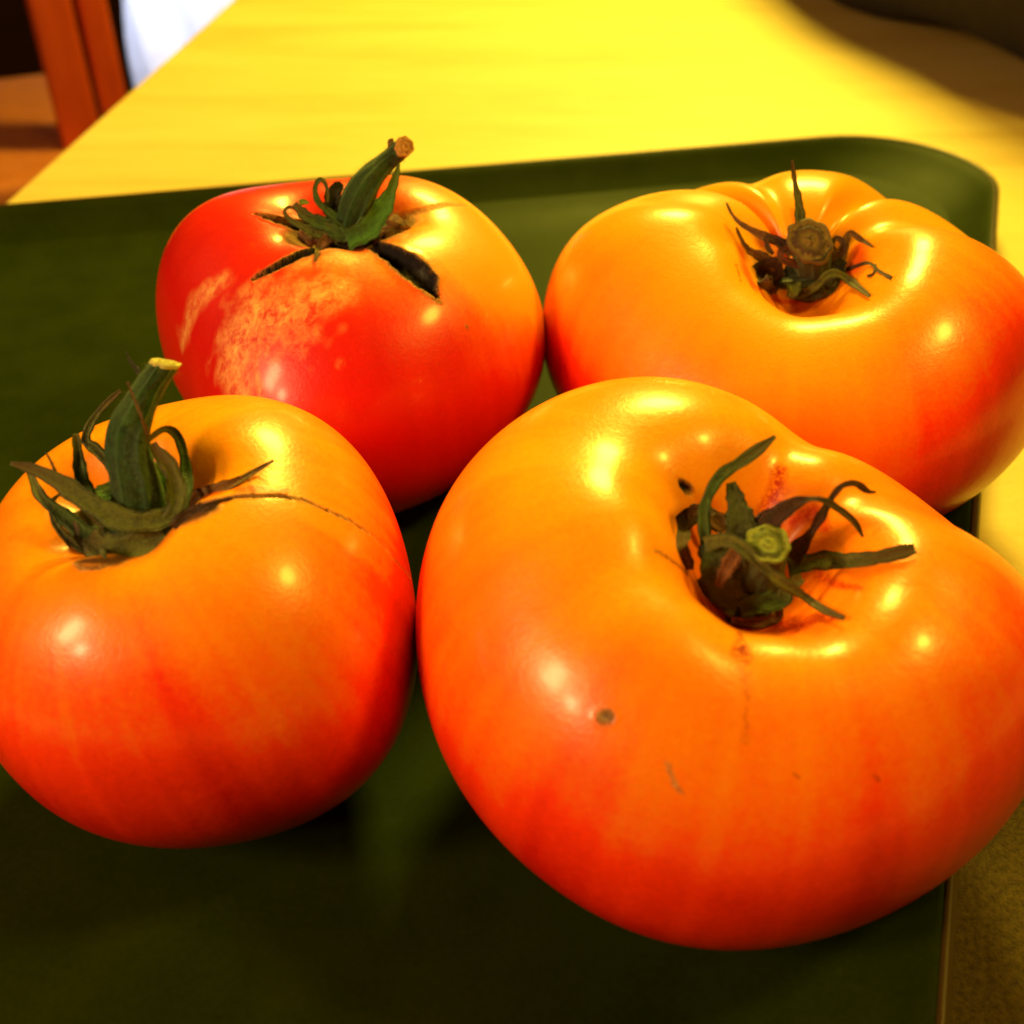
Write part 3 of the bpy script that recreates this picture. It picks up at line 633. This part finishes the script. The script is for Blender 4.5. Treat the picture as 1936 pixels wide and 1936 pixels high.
g1 = tt.noise(co, 26, 5, .6, .6); g2 = tt.noise(cf, 500, 4, .7); g3 = tt.noise(co, 160, 3, .6)
f = tt.math('ADD', tt.math('MULTIPLY', g1, .55), tt.math('ADD', tt.math('MULTIPLY', g2, .25), tt.math('MULTIPLY', g3, .2)))
tt.set(Base_Color=tt.ramp(f, [(.34, (.62, .45, .09)), (.50, (.72, .58, .15)), (.66, (.77, .65, .22))]), Roughness=.5)
tt.bump(g2, .25, .0006)
Mt = Matrix.Translation(Vector((float(t0[0]), float(t0[1]), 0))) @ Matrix.Rotation(tang, 4, 'Z')
bm = bmesh.new(); box_bm(bm, 0, 1.05, -.75, .95, TZ - .03, TZ, Mt); finish(bm, 'tabletop', [tt.m], table, .003)
for lx, ly in ((.05, -.70), (.95, -.70), (.05, .85), (.95, .85)):
    bm = bmesh.new(); box_bm(bm, lx, lx + .06, ly, ly + .06, -.754, TZ - .03, Mt); finish(bm, 'leg', [tt.m], table, .003)

pm = Mat('shaded_table_brown'); co = pm.coord(); n = pm.noise(co, 700, 5, .8)
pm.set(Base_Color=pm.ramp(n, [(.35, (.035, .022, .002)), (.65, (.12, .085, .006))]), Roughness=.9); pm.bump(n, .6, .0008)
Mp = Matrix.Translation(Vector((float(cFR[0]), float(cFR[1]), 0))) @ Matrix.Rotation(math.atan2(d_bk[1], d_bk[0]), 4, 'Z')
bm = bmesh.new(); box_bm(bm, -.02, .24, -.06, .15, TZ + .0001, TZ + .0011, Mp)  # added dark sheet standing in for shade on this strip of table
mat_o = finish(bm, 'table_shade_sheet', [pm.m], None, .0004, 2); mat_o['label'] = 'added olive brown sheet for the shaded table beside the right edge of the tray'; mat_o['category'] = 'table_shade_sheet'

# ------------------------------------------------------------------ floor, chair, bag, dark cloth
fm = Mat('dark_brown_floor'); co = fm.coord(); n = fm.noise(co, 3, 5, .6)
fm.set(Base_Color=fm.ramp(n, [(.3, (.035, .010, .003)), (.7, (.07, .022, .006))]), Roughness=.5)
bm = bmesh.new(); box_bm(bm, -8, 8, -4, 12, -.80, -.754); o = finish(bm, 'floor', [fm.m]); o['kind'] = 'structure'

cw = Mat('reddish_chair_wood'); co = cw.coord((1, 1, .2)); n = cw.noise(co, 40, 5, .6)
cw.set(Base_Color=cw.ramp(n, [(.3, (.52, .055, .004)), (.7, (.72, .10, .006))]), Roughness=.45)
cs = Mat('brown_chair_seat'); co = cs.coord(); n = cs.noise(co, 60, 4, .6)
cs.set(Base_Color=cs.ramp(n, [(.3, (.50, .14, .03)), (.7, (.62, .20, .045))]), Roughness=.7)
ye = Mat('yellow_wood_edge'); ye.set(Base_Color=(.85, .42, .02), Roughness=.5)
def P3(px, py, d): return CAM + sight(px, py) * d
a = P3(168, 150, 1.22); 
chair = empty('chair', (float(a[0]), float(a[1]), -.754), 'red brown wooden chair standing beyond the left edge of the table', 'chair')
M2 = Matrix.Translation(Vector((float(a[0]), float(a[1]), 0))) @ Matrix.Rotation(R(24), 4, 'Z')
for name, b in (('leg', (-.36, -.32, -.02, .02, -.754, -.306)), ('leg', (-.036, .0, .36, .40, -.754, -.306)), ('leg', (-.36, -.32, .36, .40, -.754, -.306))):
    bm = bmesh.new(); box_bm(bm, *b, M2); finish(bm, name, [cw.m], chair, .004)
bm = bmesh.new(); box_bm(bm, -.40, -.02, -.10, .30, -.305, -.27, M2); finish(bm, 'seat', [cs.m], chair, .012)
bm = bmesh.new(); box_bm(bm, -.044, -.001, -.02, .02, -.754, .45, M2); finish(bm, 'back_post', [cw.m], chair, .005)
bm = bmesh.new(); box_bm(bm, .006, .036, -.004, .036, -.754, .45, M2); finish(bm, 'back_post', [cw.m], chair, .005)
bm = bmesh.new(); box_bm(bm, .037, .054, -.014, .012, -.075, .45, M2); finish(bm, 'back_edge', [ye.m], chair, .002)

# white bag
wb = Mat('white_plastic_bag'); co = wb.coord(); n = wb.noise(co, 14, 5, .6)
wb.set(Base_Color=(.86, .87, .95), Roughness=.6); wb.bump(n, .6, .02)
c = P3(322, 84, 1.75)
n_, m_ = 40, 60; th = np.linspace(0, np.pi, n_)[:, None]; ph = np.linspace(0, 2 * np.pi, m_, endpoint=False)[None, :]
hgt = c[2] + .18 + .754
D = np.stack([np.sin(th) ** .6 * np.cos(ph), np.sin(th) ** .6 * np.sin(ph), np.cos(th) * np.ones_like(ph)], -1)
rr = 1 + .05 * np.sin(ph * 5 + D[..., 2] * 4) + .04 * np.sin(ph * 9 + D[..., 2] * 7)
PB = D * rr[..., None] * np.array([.16, .14, hgt / 2]); PB[..., 2] -= PB[..., 2].min()
me = grid_mesh('white_bag', PB); bag = link('white_bag', me, [wb.m]); bag.location = (float(c[0]) + .075, float(c[1]) + .06, -.754)
bag['label'] = 'bright white bag standing on the floor behind the chair, cut off by the upper edge'; bag['category'] = 'bag'
lamp('bag_fill_lamp', (-1.1, .7, .9), (float(c[0]), float(c[1]), -.1), .3, 1.5, (.72, .80, 1.0)).data.spread = R(24)  # added unseen cool lamp that whitens the bag

# dark cloth
dk = Mat('black_cloth'); co = dk.coord(); n = dk.noise(co, 60, 4, .6); dk.set(Base_Color=dk.ramp(n, [(.3, (.006, .004, .003)), (.7, (.014, .009, .006))]), Roughness=.9); dk.bump(n, .5, .004)
e0 = on_plane(1640, 20, TZ); e1 = on_plane(1900, 150, TZ); dd = (e1 - e0)[:2]; dang = math.atan2(dd[1], dd[0])
Md = Matrix.Translation(Vector((float(e0[0]), float(e0[1]), 0))) @ Matrix.Rotation(dang, 4, 'Z')
nx, ny = 60, 30
G = []
for i in range(nx):
    row = []
    for j in range(ny):
        a_ = 2 * math.pi * j / ny; u = i / (nx - 1)
        e = math.sin(math.pi * min(1, max(0, u))) ** .25 if 0 < u < 1 else .02
        yy = .022 + .06 * e * math.copysign(abs(math.cos(a_)) ** .7, math.cos(a_)) * (1 + .06 * math.sin(u * 20)); zz = .10 + .10 * e * math.copysign(abs(math.sin(a_)) ** .7, math.sin(a_)) * (1 + .08 * math.sin(u * 13 + a_ * 2))
        zz = max(0, zz)
        row.append(tuple(Md @ Vector((-.23 + .5 * u, yy, TZ + .0003 + zz))))
    G.append(row)
G = np.array(G); base = np.array([G[..., 0].mean(), G[..., 1].mean(), TZ])
cl = link('dark_cloth', grid_mesh('dark_cloth', G - base, caps=True), [dk.m]); cl.location = base
cl['label'] = 'blurred black bundle at the far right corner of the table'; cl['category'] = 'cloth'
